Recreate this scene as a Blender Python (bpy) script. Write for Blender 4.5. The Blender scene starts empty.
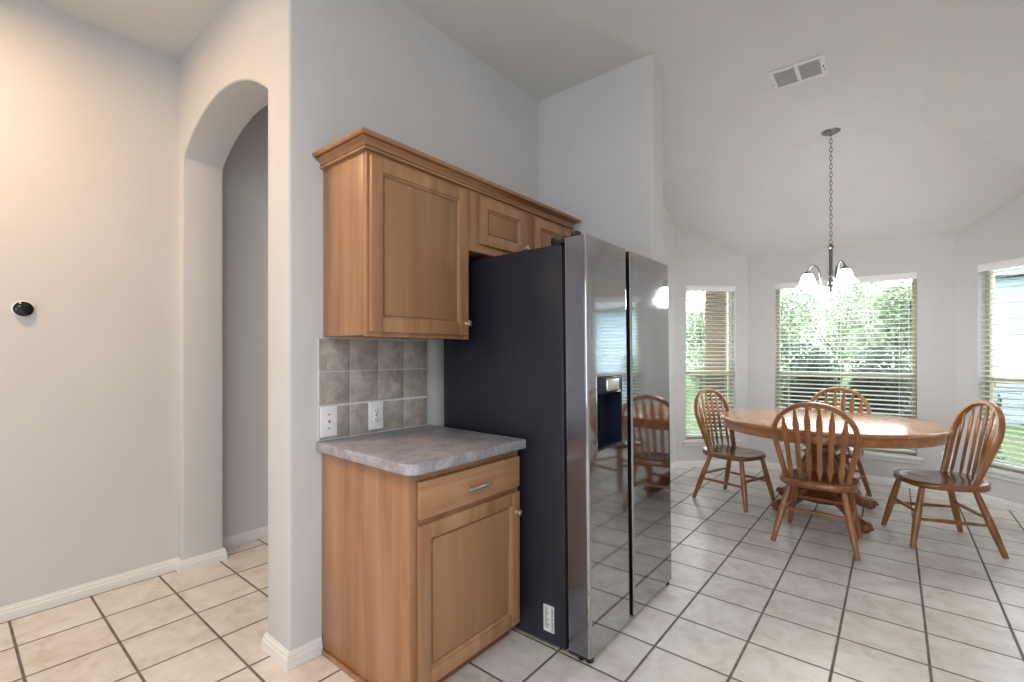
import bpy, bmesh, math, random
from mathutils import Vector, Matrix
random.seed(7)
PI = math.pi
R = math.radians
D = bpy.data
scene = bpy.context.scene
COL = scene.collection

# ------------------------------------------------------------------ camera
cam = D.cameras.new('camera')
cam_ob = D.objects.new('camera', cam)
COL.objects.link(cam_ob)
cam.sensor_width = 36.0
cam.lens = 467.7 / 1024 * 36.0
cam.shift_y = 12.985 / 1024
cam.clip_start = 0.05
cam.clip_end = 200
cam_ob.location = (1.9197, 0.0, 1.287)
cam_ob.rotation_euler = (R(90), 0, R(39.231))
scene.camera = cam_ob

# ------------------------------------------------------------------ world, lights, exposure
world = D.worlds.new('sky')
scene.world = world
world.use_nodes = True
wn = world.node_tree
wn.nodes['Background'].inputs['Color'].default_value = (0.90, 0.96, 1.0, 1)
wn.nodes['Background'].inputs['Strength'].default_value = 10.0


def lamp(name, kind, loc, energy, color, rot=(0, 0, 0), size=None, size_y=None, spread=None, radius=None):
    l = D.lights.new(name, kind)
    l.energy = energy
    l.color = color
    if kind == 'AREA':
        l.shape = 'RECTANGLE'
        l.size = size
        l.size_y = size_y or size
        if spread:
            l.spread = spread
    elif kind == 'SUN':
        l.angle = R(3)
    else:
        l.shadow_soft_size = radius or 0.05
    o = D.objects.new(name, l)
    COL.objects.link(o)
    o.location = loc
    o.rotation_euler = rot
    return o


# sun on the garden (the roof keeps it off the rooms)
lamp('sun', 'SUN', (0, -5, 20), 3.0, (1, 0.96, 0.88), (R(38), 0, R(-25)))
# fill light added under the kitchen ceiling, behind and right of the camera
lamp('kitchen_fill_light', 'AREA', (2.9, -1.0, 3.0), 70, (0.97, 0.98, 1.0), (0, 0, 0), 1.3, 1.3)
# warm lamp of the room on the left
lamp('hall_ceiling_light', 'AREA', (-0.60, -0.25, 3.0), 33, (1.0, 0.64, 0.36), (0, 0, 0), 0.3, 0.3)
# cool fill added in front of the solid rear wall
lamp('rear_fill_light', 'AREA', (2.6, -3.4, 1.5), 72, (0.84, 0.91, 1.0), (R(90), 0, R(0)), 3.2, 1.9)
# unseen fill added behind the arch to brighten the passage
lamp('passage_fill_light', 'AREA', (-0.85, 2.6, 3.0), 5, (1.0, 0.93, 0.85), (0, 0, 0), 0.3, 0.3)
# sky portals in the three bay windows
for nm, lc, rz, sx in (('window_portal_left', (0.20, 5.70, 1.19), 45, 0.6), ('window_portal_middle', (1.49, 6.035, 1.19), 0, 1.2), ('window_portal_right', (2.76, 5.70, 1.19), -45, 0.64)):
    lamp(nm, 'AREA', lc, 1.0, (1, 1, 1), (R(-90), 0, R(rz)), sx, 1.78).data.cycles.is_portal = True

scene.view_settings.view_transform = 'Standard'
scene.view_settings.look = 'None'
scene.view_settings.gamma = 1.0
scene.view_settings.use_curve_mapping = False
scene.view_settings.exposure = 0.0


# ------------------------------------------------------------------ materials
def srgb(r, g, b):
    def f(c):
        c /= 255.0
        return c / 12.92 if c <= 0.04045 else ((c + 0.055) / 1.055) ** 2.4
    return (f(r), f(g), f(b), 1)


class NT:
    def __init__(self, name):
        self.m = D.materials.new(name)
        self.m.use_nodes = True
        self.t = self.m.node_tree
        self.b = self.t.nodes['Principled BSDF']
        self.out = self.t.nodes['Material Output']

    def n(self, typ, **kw):
        nd = self.t.nodes.new(typ)
        for k, v in kw.items():
            if k.startswith('i_'):
                nd.inputs[k[2:].replace('_', ' ')].default_value = v
            else:
                setattr(nd, k, v)
        return nd

    def l(self, a, b):
        self.t.links.new(a, b)

    def math(self, op, a, b=None, clamp=False):
        nd = self.n('ShaderNodeMath', operation=op)
        nd.use_clamp = clamp
        for i, v in enumerate((a, b)):
            if v is None:
                continue
            if isinstance(v, (int, float)):
                nd.inputs[i].default_value = v
            else:
                self.l(v, nd.inputs[i])
        return nd.outputs[0]

    def coords(self, scale=(1, 1, 1), rot=(0, 0, 0), src='Object'):
        tc = self.n('ShaderNodeTexCoord')
        mp = self.n('ShaderNodeMapping')
        mp.inputs['Scale'].default_value = scale
        mp.inputs['Rotation'].default_value = rot
        self.l(tc.outputs[src], mp.inputs['Vector'])
        return mp.outputs['Vector']

    def noise(self, vec, scale, detail=4, rough=0.55, dist=0.0):
        nd = self.n('ShaderNodeTexNoise')
        nd.inputs['Scale'].default_value = scale
        nd.inputs['Detail'].default_value = detail
        nd.inputs['Roughness'].default_value = rough
        nd.inputs['Distortion'].default_value = dist
        self.l(vec, nd.inputs['Vector'])
        return nd.outputs['Fac']

    def ramp(self, fac, stops):
        nd = self.n('ShaderNodeValToRGB')
        el = nd.color_ramp.elements
        while len(el) > 1:
            el.remove(el[-1])
        el[0].position, el[0].color = stops[0]
        for p, c in stops[1:]:
            e = el.new(p)
            e.color = c
        self.l(fac, nd.inputs['Fac'])
        return nd.outputs['Color']

    def mix(self, fac, a, b, blend='MIX'):
        nd = self.n('ShaderNodeMix', data_type='RGBA', blend_type=blend)
        for sock, v in ((nd.inputs[0], fac), (nd.inputs[6], a), (nd.inputs[7], b)):
            if isinstance(v, (int, float)):
                sock.default_value = v
            elif isinstance(v, tuple):
                sock.default_value = v
            else:
                self.l(v, sock)
        return nd.outputs[2]

    def bump(self, h, strength=0.1, dist=0.01):
        nd = self.n('ShaderNodeBump')
        nd.inputs['Strength'].default_value = strength
        nd.inputs['Distance'].default_value = dist
        self.l(h, nd.inputs['Height'])
        self.l(nd.outputs['Normal'], self.b.inputs['Normal'])

    def set(self, color=None, rough=None, metal=None, spec=None, coat=None, coat_rough=None):
        if color is not None:
            if isinstance(color, tuple):
                self.b.inputs['Base Color'].default_value = color
            else:
                self.l(color, self.b.inputs['Base Color'])
        if rough is not None:
            if isinstance(rough, (int, float)):
                self.b.inputs['Roughness'].default_value = rough
            else:
                self.l(rough, self.b.inputs['Roughness'])
        if metal is not None:
            self.b.inputs['Metallic'].default_value = metal
        if spec is not None:
            self.b.inputs['Specular IOR Level'].default_value = spec
        if coat is not None:
            self.b.inputs['Coat Weight'].default_value = coat
        if coat_rough is not None:
            self.b.inputs['Coat Roughness'].default_value = coat_rough
        return self.m


def paint(name, col, bump=0.12, scale=160, rough=0.85):
    t = NT(name)
    v = t.coords()
    f = t.noise(v, 3.0, 3)
    c2 = tuple(x * 0.965 for x in col[:3]) + (1,)
    t.set(t.ramp(f, [(0.3, c2), (0.7, col)]), rough)
    if bump:
        t.bump(t.noise(v, scale, 2), bump, 0.004)
    return t.m


def wood(name, dark, mid, light, axis='z', scale=1.0, rough=0.38, coat=0.25, contrast=1.0):
    t = NT(name)
    s = {'x': (1.3, 24, 24), 'y': (24, 1.3, 24), 'z': (24, 24, 1.3)}[axis]
    s = tuple(q * scale for q in s)
    v = t.coords(s)
    g = t.noise(v, 1.0, 6, 0.62, 0.6)
    s2 = {'x': (0.7, 7, 7), 'y': (7, 0.7, 7), 'z': (7, 7, 0.7)}[axis]
    w = t.noise(t.coords(tuple(q * scale for q in s2)), 1.0, 3, 0.5, 1.2)
    f = t.math('ADD', t.math('MULTIPLY', g, 0.6), t.math('MULTIPLY', w, 0.4))
    k = 0.16 / contrast
    col = t.ramp(f, [(0.5 - k, dark), (0.5, mid), (0.5 + k, light)])
    t.set(col, rough, coat=coat, coat_rough=0.2)
    t.bump(g, 0.05, 0.002)
    return t.m


def metal(name, col, rough, wav=0.0, brushed=None):
    t = NT(name)
    v = t.coords(brushed or (1, 1, 1))
    f = t.noise(v, 40 if not brushed else 1.0, 3)
    t.set(t.ramp(f, [(0.3, tuple(c * .93 for c in col[:3]) + (1,)), (0.7, col)]), rough, 1.0)
    if wav:
        t.bump(t.noise(t.coords(), 3.2, 2), wav, 0.02)
    return t.m


def plain(name, col, rough=0.5, metal_=0.0, var=0.06, scale=30, spec=None, coat=None):
    t = NT(name)
    f = t.noise(t.coords(), scale, 3)
    t.set(t.ramp(f, [(0.3, tuple(c * (1 - var) for c in col[:3]) + (1,)), (0.7, col)]), rough, metal_, spec, coat)
    return t.m


def floor_tile():
    t = NT('floor_tile')
    tc = t.n('ShaderNodeTexCoord')
    sp = t.n('ShaderNodeSeparateXYZ')
    t.l(tc.outputs['Object'], sp.inputs[0])
    ux = t.math('DIVIDE', t.math('SUBTRACT', sp.outputs[0], 2.345 - 0.3105 * 40), 0.3105)
    uy = t.math('DIVIDE', t.math('SUBTRACT', sp.outputs[1], 0.51 - 0.2965 * 40), 0.2965)
    fx, fy = t.math('FRACT', ux), t.math('FRACT', uy)
    ex = t.math('MINIMUM', fx, t.math('SUBTRACT', 1.0, fx))
    ey = t.math('MINIMUM', fy, t.math('SUBTRACT', 1.0, fy))
    e = t.math('MINIMUM', ex, ey)
    m = t.n('ShaderNodeMapRange')
    m.inputs['From Min'].default_value = 0.013
    m.inputs['From Max'].default_value = 0.021
    t.l(e, m.inputs['Value'])
    tile = m.outputs[0]
    cb = t.n('ShaderNodeCombineXYZ')
    t.l(t.math('FLOOR', ux), cb.inputs[0])
    t.l(t.math('FLOOR', uy), cb.inputs[1])
    wnz = t.n('ShaderNodeTexWhiteNoise')
    wnz.noise_dimensions = '2D'
    t.l(cb.outputs[0], wnz.inputs['Vector'])
    # offset the marbling in every tile
    va = t.n('ShaderNodeVectorMath', operation='MULTIPLY_ADD')
    t.l(wnz.outputs['Color'], va.inputs[0])
    va.inputs[1].default_value = (9, 9, 9)
    t.l(tc.outputs['Object'], va.inputs[2])
    cloud = t.noise(va.outputs[0], 9.0, 7, 0.62, 0.7)
    col = t.ramp(cloud, [(0.34, srgb(206, 198, 187)), (0.48, srgb(221, 215, 207)), (0.66, srgb(231, 227, 222))])
    var = t.math('ADD', 0.94, t.math('MULTIPLY', wnz.outputs['Value'], 0.08))
    vm = t.n('ShaderNodeVectorMath', operation='SCALE')
    t.l(col, vm.inputs[0])
    t.l(var, vm.inputs['Scale'])
    gcol = t.ramp(t.noise(tc.outputs['Object'], 14, 3), [(0.35, srgb(98, 90, 82)), (0.65, srgb(126, 117, 108))])
    t.set(t.mix(tile, gcol, vm.outputs[0]), None)
    rg = t.math('SUBTRACT', 0.85, t.math('MULTIPLY', tile, 0.53))
    t.l(rg, t.b.inputs['Roughness'])
    h = t.math('ADD', tile, t.math('MULTIPLY', cloud, 0.06))
    t.bump(h, 0.5, 0.004)
    return t.m


def wall_tile():
    t = NT('backsplash_tile')
    f = t.noise(t.coords(), 16, 7, 0.65, 0.8)
    t.set(t.ramp(f, [(0.3, srgb(150, 140, 131)), (0.5, srgb(174, 166, 157)), (0.7, srgb(198, 192, 185))]), 0.4)
    t.bump(f, 0.08, 0.003)
    return t.m


def laminate():
    t = NT('gray_laminate')
    f = t.noise(t.coords(), 13, 8, 0.7, 0.5)
    g = t.noise(t.coords(), 120, 2)
    k = t.math('ADD', t.math('MULTIPLY', f, 0.75), t.math('MULTIPLY', g, 0.25))
    t.set(t.ramp(k, [(0.36, srgb(131, 129, 136)), (0.5, srgb(158, 156, 163)), (0.64, srgb(186, 184, 190))]), 0.45)
    return t.m


def brick():
    t = NT('brown_brick')
    v = t.coords((1, 1, 1), (R(90), 0, 0))
    b = t.n('ShaderNodeTexBrick')
    b.inputs['Scale'].default_value = 5
    b.inputs['Color1'].default_value = srgb(98, 72, 58)
    b.inputs['Color2'].default_value = srgb(80, 58, 48)
    b.inputs['Mortar'].default_value = srgb(132, 122, 112)
    b.inputs['Mortar Size'].default_value = 0.02
    t.l(v, b.inputs['Vector'])
    t.set(b.outputs['Color'], 0.9)
    return t.m


def glass():
    t = NT('window_glass')
    t.t.nodes.remove(t.b)
    tr = t.n('ShaderNodeBsdfTransparent')
    tr.inputs['Color'].default_value = (0.96, 0.98, 0.97, 1)
    gl = t.n('ShaderNodeBsdfGlossy')
    gl.inputs['Roughness'].default_value = 0.02
    fr = t.n('ShaderNodeFresnel')
    fr.inputs['IOR'].default_value = 1.2
    mx = t.n('ShaderNodeMixShader')
    t.l(fr.outputs[0], mx.inputs[0])
    t.l(tr.outputs[0], mx.inputs[1])
    t.l(gl.outputs[0], mx.inputs[2])
    t.l(mx.outputs[0], t.out.inputs['Surface'])
    return t.m


def leaf(name, a, b, c):
    t = NT(name)
    oi = t.n('ShaderNodeNewGeometry')
    f = t.noise(t.coords(), 5, 3)
    k = t.math('ADD', t.math('MULTIPLY', f, 0.5), t.math('MULTIPLY', oi.outputs['Random Per Island'], 0.5))
    col = t.ramp(k, [(0.25, a), (0.5, b), (0.75, c)])
    t.set(col, 0.45)
    tl = t.n('ShaderNodeBsdfTranslucent')
    t.l(col, tl.inputs['Color'])
    mx = t.n('ShaderNodeMixShader')
    mx.inputs[0].default_value = 0.35
    t.l(t.b.outputs[0], mx.inputs[1])
    t.l(tl.outputs[0], mx.inputs[2])
    t.l(mx.outputs[0], t.out.inputs['Surface'])
    return t.m


def emitter(name, col, strength):
    t = NT(name)
    f = t.noise(t.coords(), 12, 2)
    c = t.ramp(f, [(0.3, tuple(x * .95 for x in col[:3]) + (1,)), (0.7, col)])
    t.set(c, 0.35)
    t.l(c, t.b.inputs['Emission Color'])
    t.b.inputs['Emission Strength'].default_value = strength
    return t.m


M = {}
M['wall'] = paint('wall_paint', srgb(210, 210, 210))
M['ceiling'] = paint('ceiling_paint', srgb(219, 219, 216), 0.2, 90)
M['trim'] = paint('white_trim_paint', srgb(233, 232, 230), 0, rough=0.45)
M['tile'] = floor_tile()
M['splash'] = wall_tile()
M['grout'] = plain('pale_grout', srgb(226, 223, 219), 0.9)
M['counter'] = laminate()
M['maple'] = wood('maple_upright_grain', srgb(146, 104, 71), srgb(167, 123, 88), srgb(181, 138, 102), 'z', 0.8, 0.42, 0.15, 1.15)
M['maple_y'] = wood('maple_level_grain', srgb(148, 106, 72), srgb(169, 125, 89), srgb(183, 140, 104), 'y', 0.8, 0.42, 0.15, 1.15)
M['maple_panel'] = wood('maple_panel', srgb(143, 102, 69), srgb(160, 118, 83), srgb(171, 130, 94), 'z', 0.45, 0.42, 0.15, 1.0)
M['maple_dark'] = wood('maple_edge', srgb(120, 74, 40), srgb(140, 90, 52), srgb(158, 104, 62), 'y', 1, 0.5, 0.1)
M['oak'] = wood('honey_oak', srgb(108, 64, 30), srgb(148, 94, 50), srgb(174, 118, 68), 'z', 1.2, 0.3, 0.4)
M['oak_x'] = wood('honey_oak_cross', srgb(106, 62, 30), srgb(144, 90, 48), srgb(170, 114, 66), 'x', 1.2, 0.3, 0.4)
M['oak_seat'] = wood('oak_seat', srgb(96, 52, 28), srgb(130, 78, 44), srgb(154, 98, 58), 'y', 1.0, 0.25, 0.5)
M['oak_top'] = wood('oak_table_top', srgb(146, 94, 56), srgb(176, 122, 78), srgb(196, 146, 100), 'x', 0.8, 0.25, 0.5, 0.9)
M['oak_apron'] = wood('oak_apron', srgb(122, 74, 36), srgb(156, 100, 54), srgb(180, 122, 70), 'x', 0.8, 0.3, 0.4)
M['oak_base'] = wood('oak_pedestal', srgb(90, 46, 22), srgb(124, 70, 36), srgb(150, 92, 50), 'z', 1.0, 0.3, 0.4)
M['steel'] = metal('dark_stainless', srgb(180, 181, 184), 0.06, 0.0022)
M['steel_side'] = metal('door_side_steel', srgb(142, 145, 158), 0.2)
M['nickel'] = metal('satin_nickel', srgb(226, 225, 222), 0.3)
M['lampmetal'] = metal('brushed_nickel', srgb(140, 138, 136), 0.25)
M['case'] = plain('charcoal_case', srgb(35, 38, 48), 0.30, 0.0, 0.08, 60, 0.5)
M['black'] = plain('black_plastic', srgb(16, 16, 20), 0.35)
M['blackgloss'] = plain('black_gloss', srgb(18, 20, 30), 0.12)
M['navy'] = plain('dispenser_lining', srgb(24, 30, 48), 0.3)
M['white'] = plain('white_plastic', srgb(246, 246, 247), 0.4)
M['paper'] = plain('white_label_paper', srgb(222, 222, 222), 0.7)
M['slot'] = plain('dark_slot', srgb(60, 58, 56), 0.6)
t = NT('blind_vinyl')
t.set(t.ramp(t.noise(t.coords(), 30, 3), [(0.3, srgb(238, 238, 233)), (0.7, srgb(245, 245, 240))]), 0.5)
tl = t.n('ShaderNodeBsdfTranslucent')
tl.inputs['Color'].default_value = srgb(245, 245, 238)
mx = t.n('ShaderNodeMixShader')
mx.inputs[0].default_value = 0.42
t.l(t.b.outputs[0], mx.inputs[1])
t.l(tl.outputs[0], mx.inputs[2])
t.l(mx.outputs[0], t.out.inputs['Surface'])
M['blind'] = t.m
M['frame'] = plain('almond_window_frame', srgb(196, 190, 166), 0.5)
M['glass'] = glass()
t = NT('insect_screen')
t.set(t.ramp(t.noise(t.coords(), 50, 2), [(0.3, srgb(44, 46, 48)), (0.7, srgb(52, 54, 56))]), 0.8)
tr = t.n('ShaderNodeBsdfTransparent')
mx = t.n('ShaderNodeMixShader')
mx.inputs[0].default_value = 0.30
t.l(tr.outputs[0], mx.inputs[1])
t.l(t.b.outputs[0], mx.inputs[2])
t.l(mx.outputs[0], t.out.inputs['Surface'])
M['screen'] = t.m
M['vent'] = plain('vent_white', srgb(228, 228, 228), 0.5)
M['ventslot'] = plain('vent_louver', srgb(208, 206, 204), 0.6)
M['shade'] = emitter('lit_frosted_glass', (1.0, 0.992, 0.98, 1), 20.0)
M['lawn'] = plain('lawn_grass', srgb(88, 112, 62), 0.9, 0, 0.4, 9)
M['brick'] = brick()
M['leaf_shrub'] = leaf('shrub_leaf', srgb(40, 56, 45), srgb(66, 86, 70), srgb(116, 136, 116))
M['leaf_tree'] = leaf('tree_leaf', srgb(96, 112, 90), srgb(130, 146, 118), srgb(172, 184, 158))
M['bark'] = plain('bark', srgb(96, 80, 66), 0.9, 0, 0.3, 25)
M['siding'] = plain('pale_blue_siding', srgb(158, 172, 186), 0.8)
M['fence'] = wood('grey_fence_wood', srgb(140, 132, 122), srgb(166, 158, 148), srgb(186, 178, 168), 'z', 0.6, 0.9, 0)


# ------------------------------------------------------------------ mesh helpers
class MB:
    def __init__(self):
        self.bm = bmesh.new()

    def merge(self, other, mat=None):
        if mat is not None:
            bmesh.ops.transform(other, matrix=mat, verts=other.verts)
        me = D.meshes.new('tmp')
        other.to_mesh(me)
        other.free()
        self.bm.from_mesh(me)
        D.meshes.remove(me)
        return self

    def box(self, x0, x1, y0, y1, z0, z1, bevel=0.0, seg=2, mat=None):
        b = bmesh.new()
        bmesh.ops.create_cube(b, size=1.0)
        for v in b.verts:
            v.co = Vector((x0 + (v.co.x + .5) * (x1 - x0), y0 + (v.co.y + .5) * (y1 - y0), z0 + (v.co.z + .5) * (z1 - z0)))
        if bevel:
            bmesh.ops.bevel(b, geom=b.edges[:], offset=bevel, segments=seg, profile=0.5, affect='EDGES')
        return self.merge(b, mat)

    def prism(self, pts, axis, a0, a1, bevel=0.0, seg=2, mat=None, keep=None):
        """extrude a 2D outline along an axis; the outline is (y,z), (x,z) or (x,y)"""
        b = bmesh.new()

        def P(p, a):
            return {'x': (a, p[0], p[1]), 'y': (p[0], a, p[1]), 'z': (p[0], p[1], a)}[axis]
        va = [b.verts.new(P(p, a0)) for p in pts]
        vb = [b.verts.new(P(p, a1)) for p in pts]
        n = len(pts)
        b.faces.new(va)
        b.faces.new(list(reversed(vb)))
        for i in range(n):
            j = (i + 1) % n
            b.faces.new((va[i], vb[i], vb[j], va[j]))
        bmesh.ops.recalc_face_normals(b, faces=b.faces[:])
        if bevel:
            es = [e for e in b.edges if len(e.link_faces) == 2 and e.calc_face_angle(0) > R(35) and not (keep and keep(e))]
            bmesh.ops.bevel(b, geom=es, offset=bevel, segments=seg, profile=0.5, affect='EDGES')
        return self.merge(b, mat)

    def lathe(self, prof, n=24, mat=None, center=(0, 0), caps=True):
        """prof: (radius, z)"""
        b = bmesh.new()
        rings = []
        for r, z in prof:
            rings.append([b.verts.new((center[0] + r * math.cos(2 * PI * k / n), center[1] + r * math.sin(2 * PI * k / n), z)) for k in range(n)])
        for a, c in zip(rings, rings[1:]):
            for k in range(n):
                j = (k + 1) % n
                b.faces.new((a[k], a[j], c[j], c[k]))
        if caps:
            b.faces.new(list(reversed(rings[0])))
            b.faces.new(rings[-1])
        bmesh.ops.recalc_face_normals(b, faces=b.faces[:])
        return self.merge(b, mat)

    def tube(self, pts, rad, n=10, sect=None, up=None, closed=False, caps=True):
        """sweep a circle (or sect: list of 2D points, u along side, v along up) along pts"""
        b = bmesh.new()
        pts = [Vector(p) for p in pts]
        m = len(pts)
        if isinstance(rad, (int, float)):
            rad = [rad] * m
        rings = []
        prev = None
        for i, p in enumerate(pts):
            if closed:
                t = (pts[(i + 1) % m] - pts[i - 1]).normalized()
            else:
                t = (pts[min(i + 1, m - 1)] - pts[max(i - 1, 0)]).normalized()
            if up is not None:
                s = t.cross(Vector(up))
                s.normalize()
                w = s.cross(t)
            else:
                if prev is None:
                    h = Vector((0, 0, 1)) if abs(t.z) < 0.9 else Vector((1, 0, 0))
                    s = t.cross(h).normalized()
                else:
                    s = (prev - t * prev.dot(t)).normalized()
                prev = s
                w = s.cross(t)
            if sect:
                ring = [b.verts.new(p + s * u * rad[i] + w * v * rad[i]) for u, v in sect]
            else:
                ring = [b.verts.new(p + (s * math.cos(2 * PI * k / n) + w * math.sin(2 * PI * k / n)) * rad[i]) for k in range(n)]
            rings.append(ring)
        k_ = len(rings[0])
        prs = list(zip(rings, rings[1:])) + ([(rings[-1], rings[0])] if closed else [])
        for a, c in prs:
            for k in range(k_):
                j = (k + 1) % k_
                b.faces.new((a[k], a[j], c[j], c[k]))
        if caps and not closed:
            b.faces.new(list(reversed(rings[0])))
            b.faces.new(rings[-1])
        bmesh.ops.recalc_face_normals(b, faces=b.faces[:])
        return self.merge(b)

    def sphere(self, c, r, n=14, sc=(1, 1, 1)):
        b = bmesh.new()
        bmesh.ops.create_uvsphere(b, u_segments=n, v_segments=max(6, n // 2), radius=r)
        for v in b.verts:
            v.co = Vector((c[0] + v.co.x * sc[0], c[1] + v.co.y * sc[1], c[2] + v.co.z * sc[2]))
        return self.merge(b)

    def poly(self, pts):
        vs = [self.bm.verts.new(p) for p in pts]
        self.bm.faces.new(vs)
        return self

    def build(self, name, mat, parent=None, angle=40, loc=None):
        me = D.meshes.new(name)
        self.bm.to_mesh(me)
        self.bm.free()
        me.materials.append(mat)
        for p in me.polygons:
            p.use_smooth = True
        me.set_sharp_from_angle(angle=R(angle))
        o = D.objects.new(name, me)
        COL.objects.link(o)
        if parent:
            o.parent = parent
        if loc:
            o.location = loc
        return o


def thing(name, label, cat, loc=(0, 0, 0), rot=(0, 0, 0), group=None):
    o = D.objects.new(name, None)
    o.empty_display_size = 0.1
    COL.objects.link(o)
    o.location = loc
    o.rotation_euler = rot
    return tag(o, label, cat, group)


def tag(o, label, cat, group=None):
    o['label'] = label
    o['category'] = cat
    if group:
        o['group'] = group
    return o


def struct(o, label=None):
    o['kind'] = 'structure'
    if label:
        o['label'] = label
    return o


def copy_tree(o, parent=None):
    c = o.copy()
    COL.objects.link(c)
    if parent:
        c.parent = parent
    for ch in list(o.children):
        copy_tree(ch, c)
    return c


def rounded_rect(x0, x1, y0, y1, r, corners=(1, 1, 1, 1), n=10):
    """corners: (x0y0, x1y0, x1y1, x0y1)"""
    out = []
    cs = [(x0, y0, 180), (x1, y0, 270), (x1, y1, 0), (x0, y1, 90)]
    for (cx, cy, a), on in zip(cs, corners):
        if not on:
            out.append((cx, cy))
            continue
        ox = cx + (r if cx == x0 else -r)
        oy = cy + (r if cy == y0 else -r)
        for k in range(n + 1):
            t = R(a + 90 * k / n)
            out.append((ox + r * math.cos(t), oy + r * math.sin(t)))
    return out


# ------------------------------------------------------------------ the room
CZ = 3.054                      # flat ceiling
XL, YA, YB = -1.405, 0.908, 1.128
SL = 0.5455                     # pitch of the vault over the breakfast bay
P0, P1 = (0.0, 5.287), (0.614, 5.901)
P2, P3 = (2.363, 5.901), (2.965, 5.299)
YC, XC = 4.6845, 2.079

fl = MB()
fl.prism([(-1.8, -3.7), (4.9, -3.7), (4.9, 2.6), (3.1, 2.6), (3.1, 5.36), (2.42, 6.03), (0.55, 6.03), (-0.15, 5.34), (-1.8, 5.0)], 'z', -0.12, 0.0)
struct(fl.build('floor', M['tile'], angle=20), 'cream square ceramic tile floor with dark grout')

ce = MB()
zB = CZ - SL * (6.1 - YC)
hip = (XC + 6.1 - YC, 6.1, zB)
xr = 3.12
zr = CZ - SL * (xr - XC)
ce.poly([(-1.75, -3.7, CZ), (-1.75, YC, CZ), (XC, YC, CZ), (XC, 2.5, CZ), (4.9, 2.5, CZ), (4.9, -3.7, CZ)])
ce.poly([(-0.25, YC, CZ), (-0.25, 6.1, zB), hip, (XC, YC, CZ)])
hx = (xr, YC + xr - XC, zr)
ce.poly([(XC, 2.5, CZ), (XC, YC, CZ), hip, (hip[0], 2.5, zB)])
ce.poly([(XC, 2.5, CZ), (hip[0], 2.5, zB), (hip[0], 2.5, CZ)])
bmesh.ops.remove_doubles(ce.bm, verts=ce.bm.verts[:], dist=0.0005)
cob = ce.build('ceiling', M['ceiling'], angle=3)
struct(cob, 'white ceiling, flat then sloping down over the breakfast bay')

# left wall and the wall of the passage behind the arch
struct(MB().box(XL - 0.2, XL, -3.6, YB, 0, 3.2).build('wall_left', M['wall']))
struct(MB().box(-1.72, -1.525, YB, 3.6, 0, 3.2).build('wall_passage', M['wall']))
struct(MB().box(-1.72, -0.205, 3.6, 3.8, 0, 3.2).build('wall_passage_end', M['wall']))
# arch wall
AX0, AX1, AZS, AZT = -1.338, -0.206, 2.445, 2.635
arch = [(XL - 0.1, 0), (XL - 0.1, 3.2), (0, 3.2), (0, 0), (AX1, 0), (AX1, AZS)]
hw = (AX1 - AX0) / 2
rise = AZT - AZS
RR = (hw * hw + rise * rise) / (2 * rise)
for k in range(1, 24):
    x = AX1 + (AX0 - AX1) * k / 24
    z = AZT - RR + math.sqrt(RR * RR - (x - (AX0 + AX1) / 2) ** 2)
    arch.append((x, z))
arch += [(AX0, AZS), (AX0, 0)]
struct(MB().prism(arch, 'y', YA, YB, bevel=0.012, seg=3, keep=lambda e: all(v.co.x > -0.001 and v.co.y > YB - 0.001 for v in e.verts)).build('wall_arch', M['wall'], angle=50), 'wall with a round-topped opening')
# kitchen wall and the stub wall closing the fridge bay
struct(MB().box(-0.206, 0, YB - 0.0005, 5.3, 0, 3.2).build('wall_kitchen', M['wall']))
struct(MB().prism(rounded_rect(0, 0.823, 2.65, 2.822, 0.014, (0, 1, 1, 0)), 'z', 0, 3.2).build('wall_fridge_end', M['wall'], angle=50), 'stub wall at the end of the fridge bay')


def wall_seg(name, A, B, thick, hole=None, top=3.2):
    """wall from A to B, its inner face on the line A-B, the thickness to the left of A->B outward"""
    A, B = Vector((A[0], A[1], 0)), Vector((B[0], B[1], 0))
    L = (B - A).length
    d = (B - A).normalized()
    ang = math.atan2(d.y, d.x)
    m = MB()
    if hole:
        s0, s1, z0, z1 = hole
        m.box(-0.05, s0, 0, thick, 0, top)
        m.box(s1, L + 0.05, 0, thick, 0, top)
        m.box(s0, s1, 0, thick, 0, z0)
        m.box(s0, s1, 0, thick, z1, top)
    else:
        m.box(-0.05, L + 0.05, 0, thick, 0, top)
    o = m.build(name, M['wall'])
    o.location = A
    o.rotation_euler = (0, 0, ang)
    struct(o)
    return A, ang, L


TH = 0.13
Z0, Z1 = 0.30, 2.070
r2 = math.sqrt(2)
H1 = (0.125, 0.720, Z0, Z1)
H2 = (0.278, 1.477, Z0, Z1)
H3 = (0.182, 0.80, Z0, Z1)
W1 = wall_seg('wall_bay_left', P0, P1, TH, H1)
W2 = wall_seg('wall_bay_middle', P1, P2, TH, H2)
W3 = wall_seg('wall_bay_right', P2, P3, TH, H3)
struct(MB().box(2.965, 3.10, 2.36, 5.34, 0, 3.2).build('wall_right', M['wall']))
struct(MB().box(2.965, 4.9, 2.36, 2.5, 0, 3.2).build('wall_kitchen_return', M['wall']))
struct(MB().box(4.75, 4.9, -3.7, 2.5, 0, 3.2).build('wall_kitchen_right', M['wall']))
struct(MB().box(-1.6, 4.9, -3.75, -3.6, 0, 3.2).build('wall_rear', M['wall']))

# baseboards
BP = [(0, 0), (0.015, 0), (0.015, 0.040), (0.011, 0.045), (0.011, 0.056), (0.006, 0.062), (0.006, 0.067), (0, 0.070)]


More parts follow.
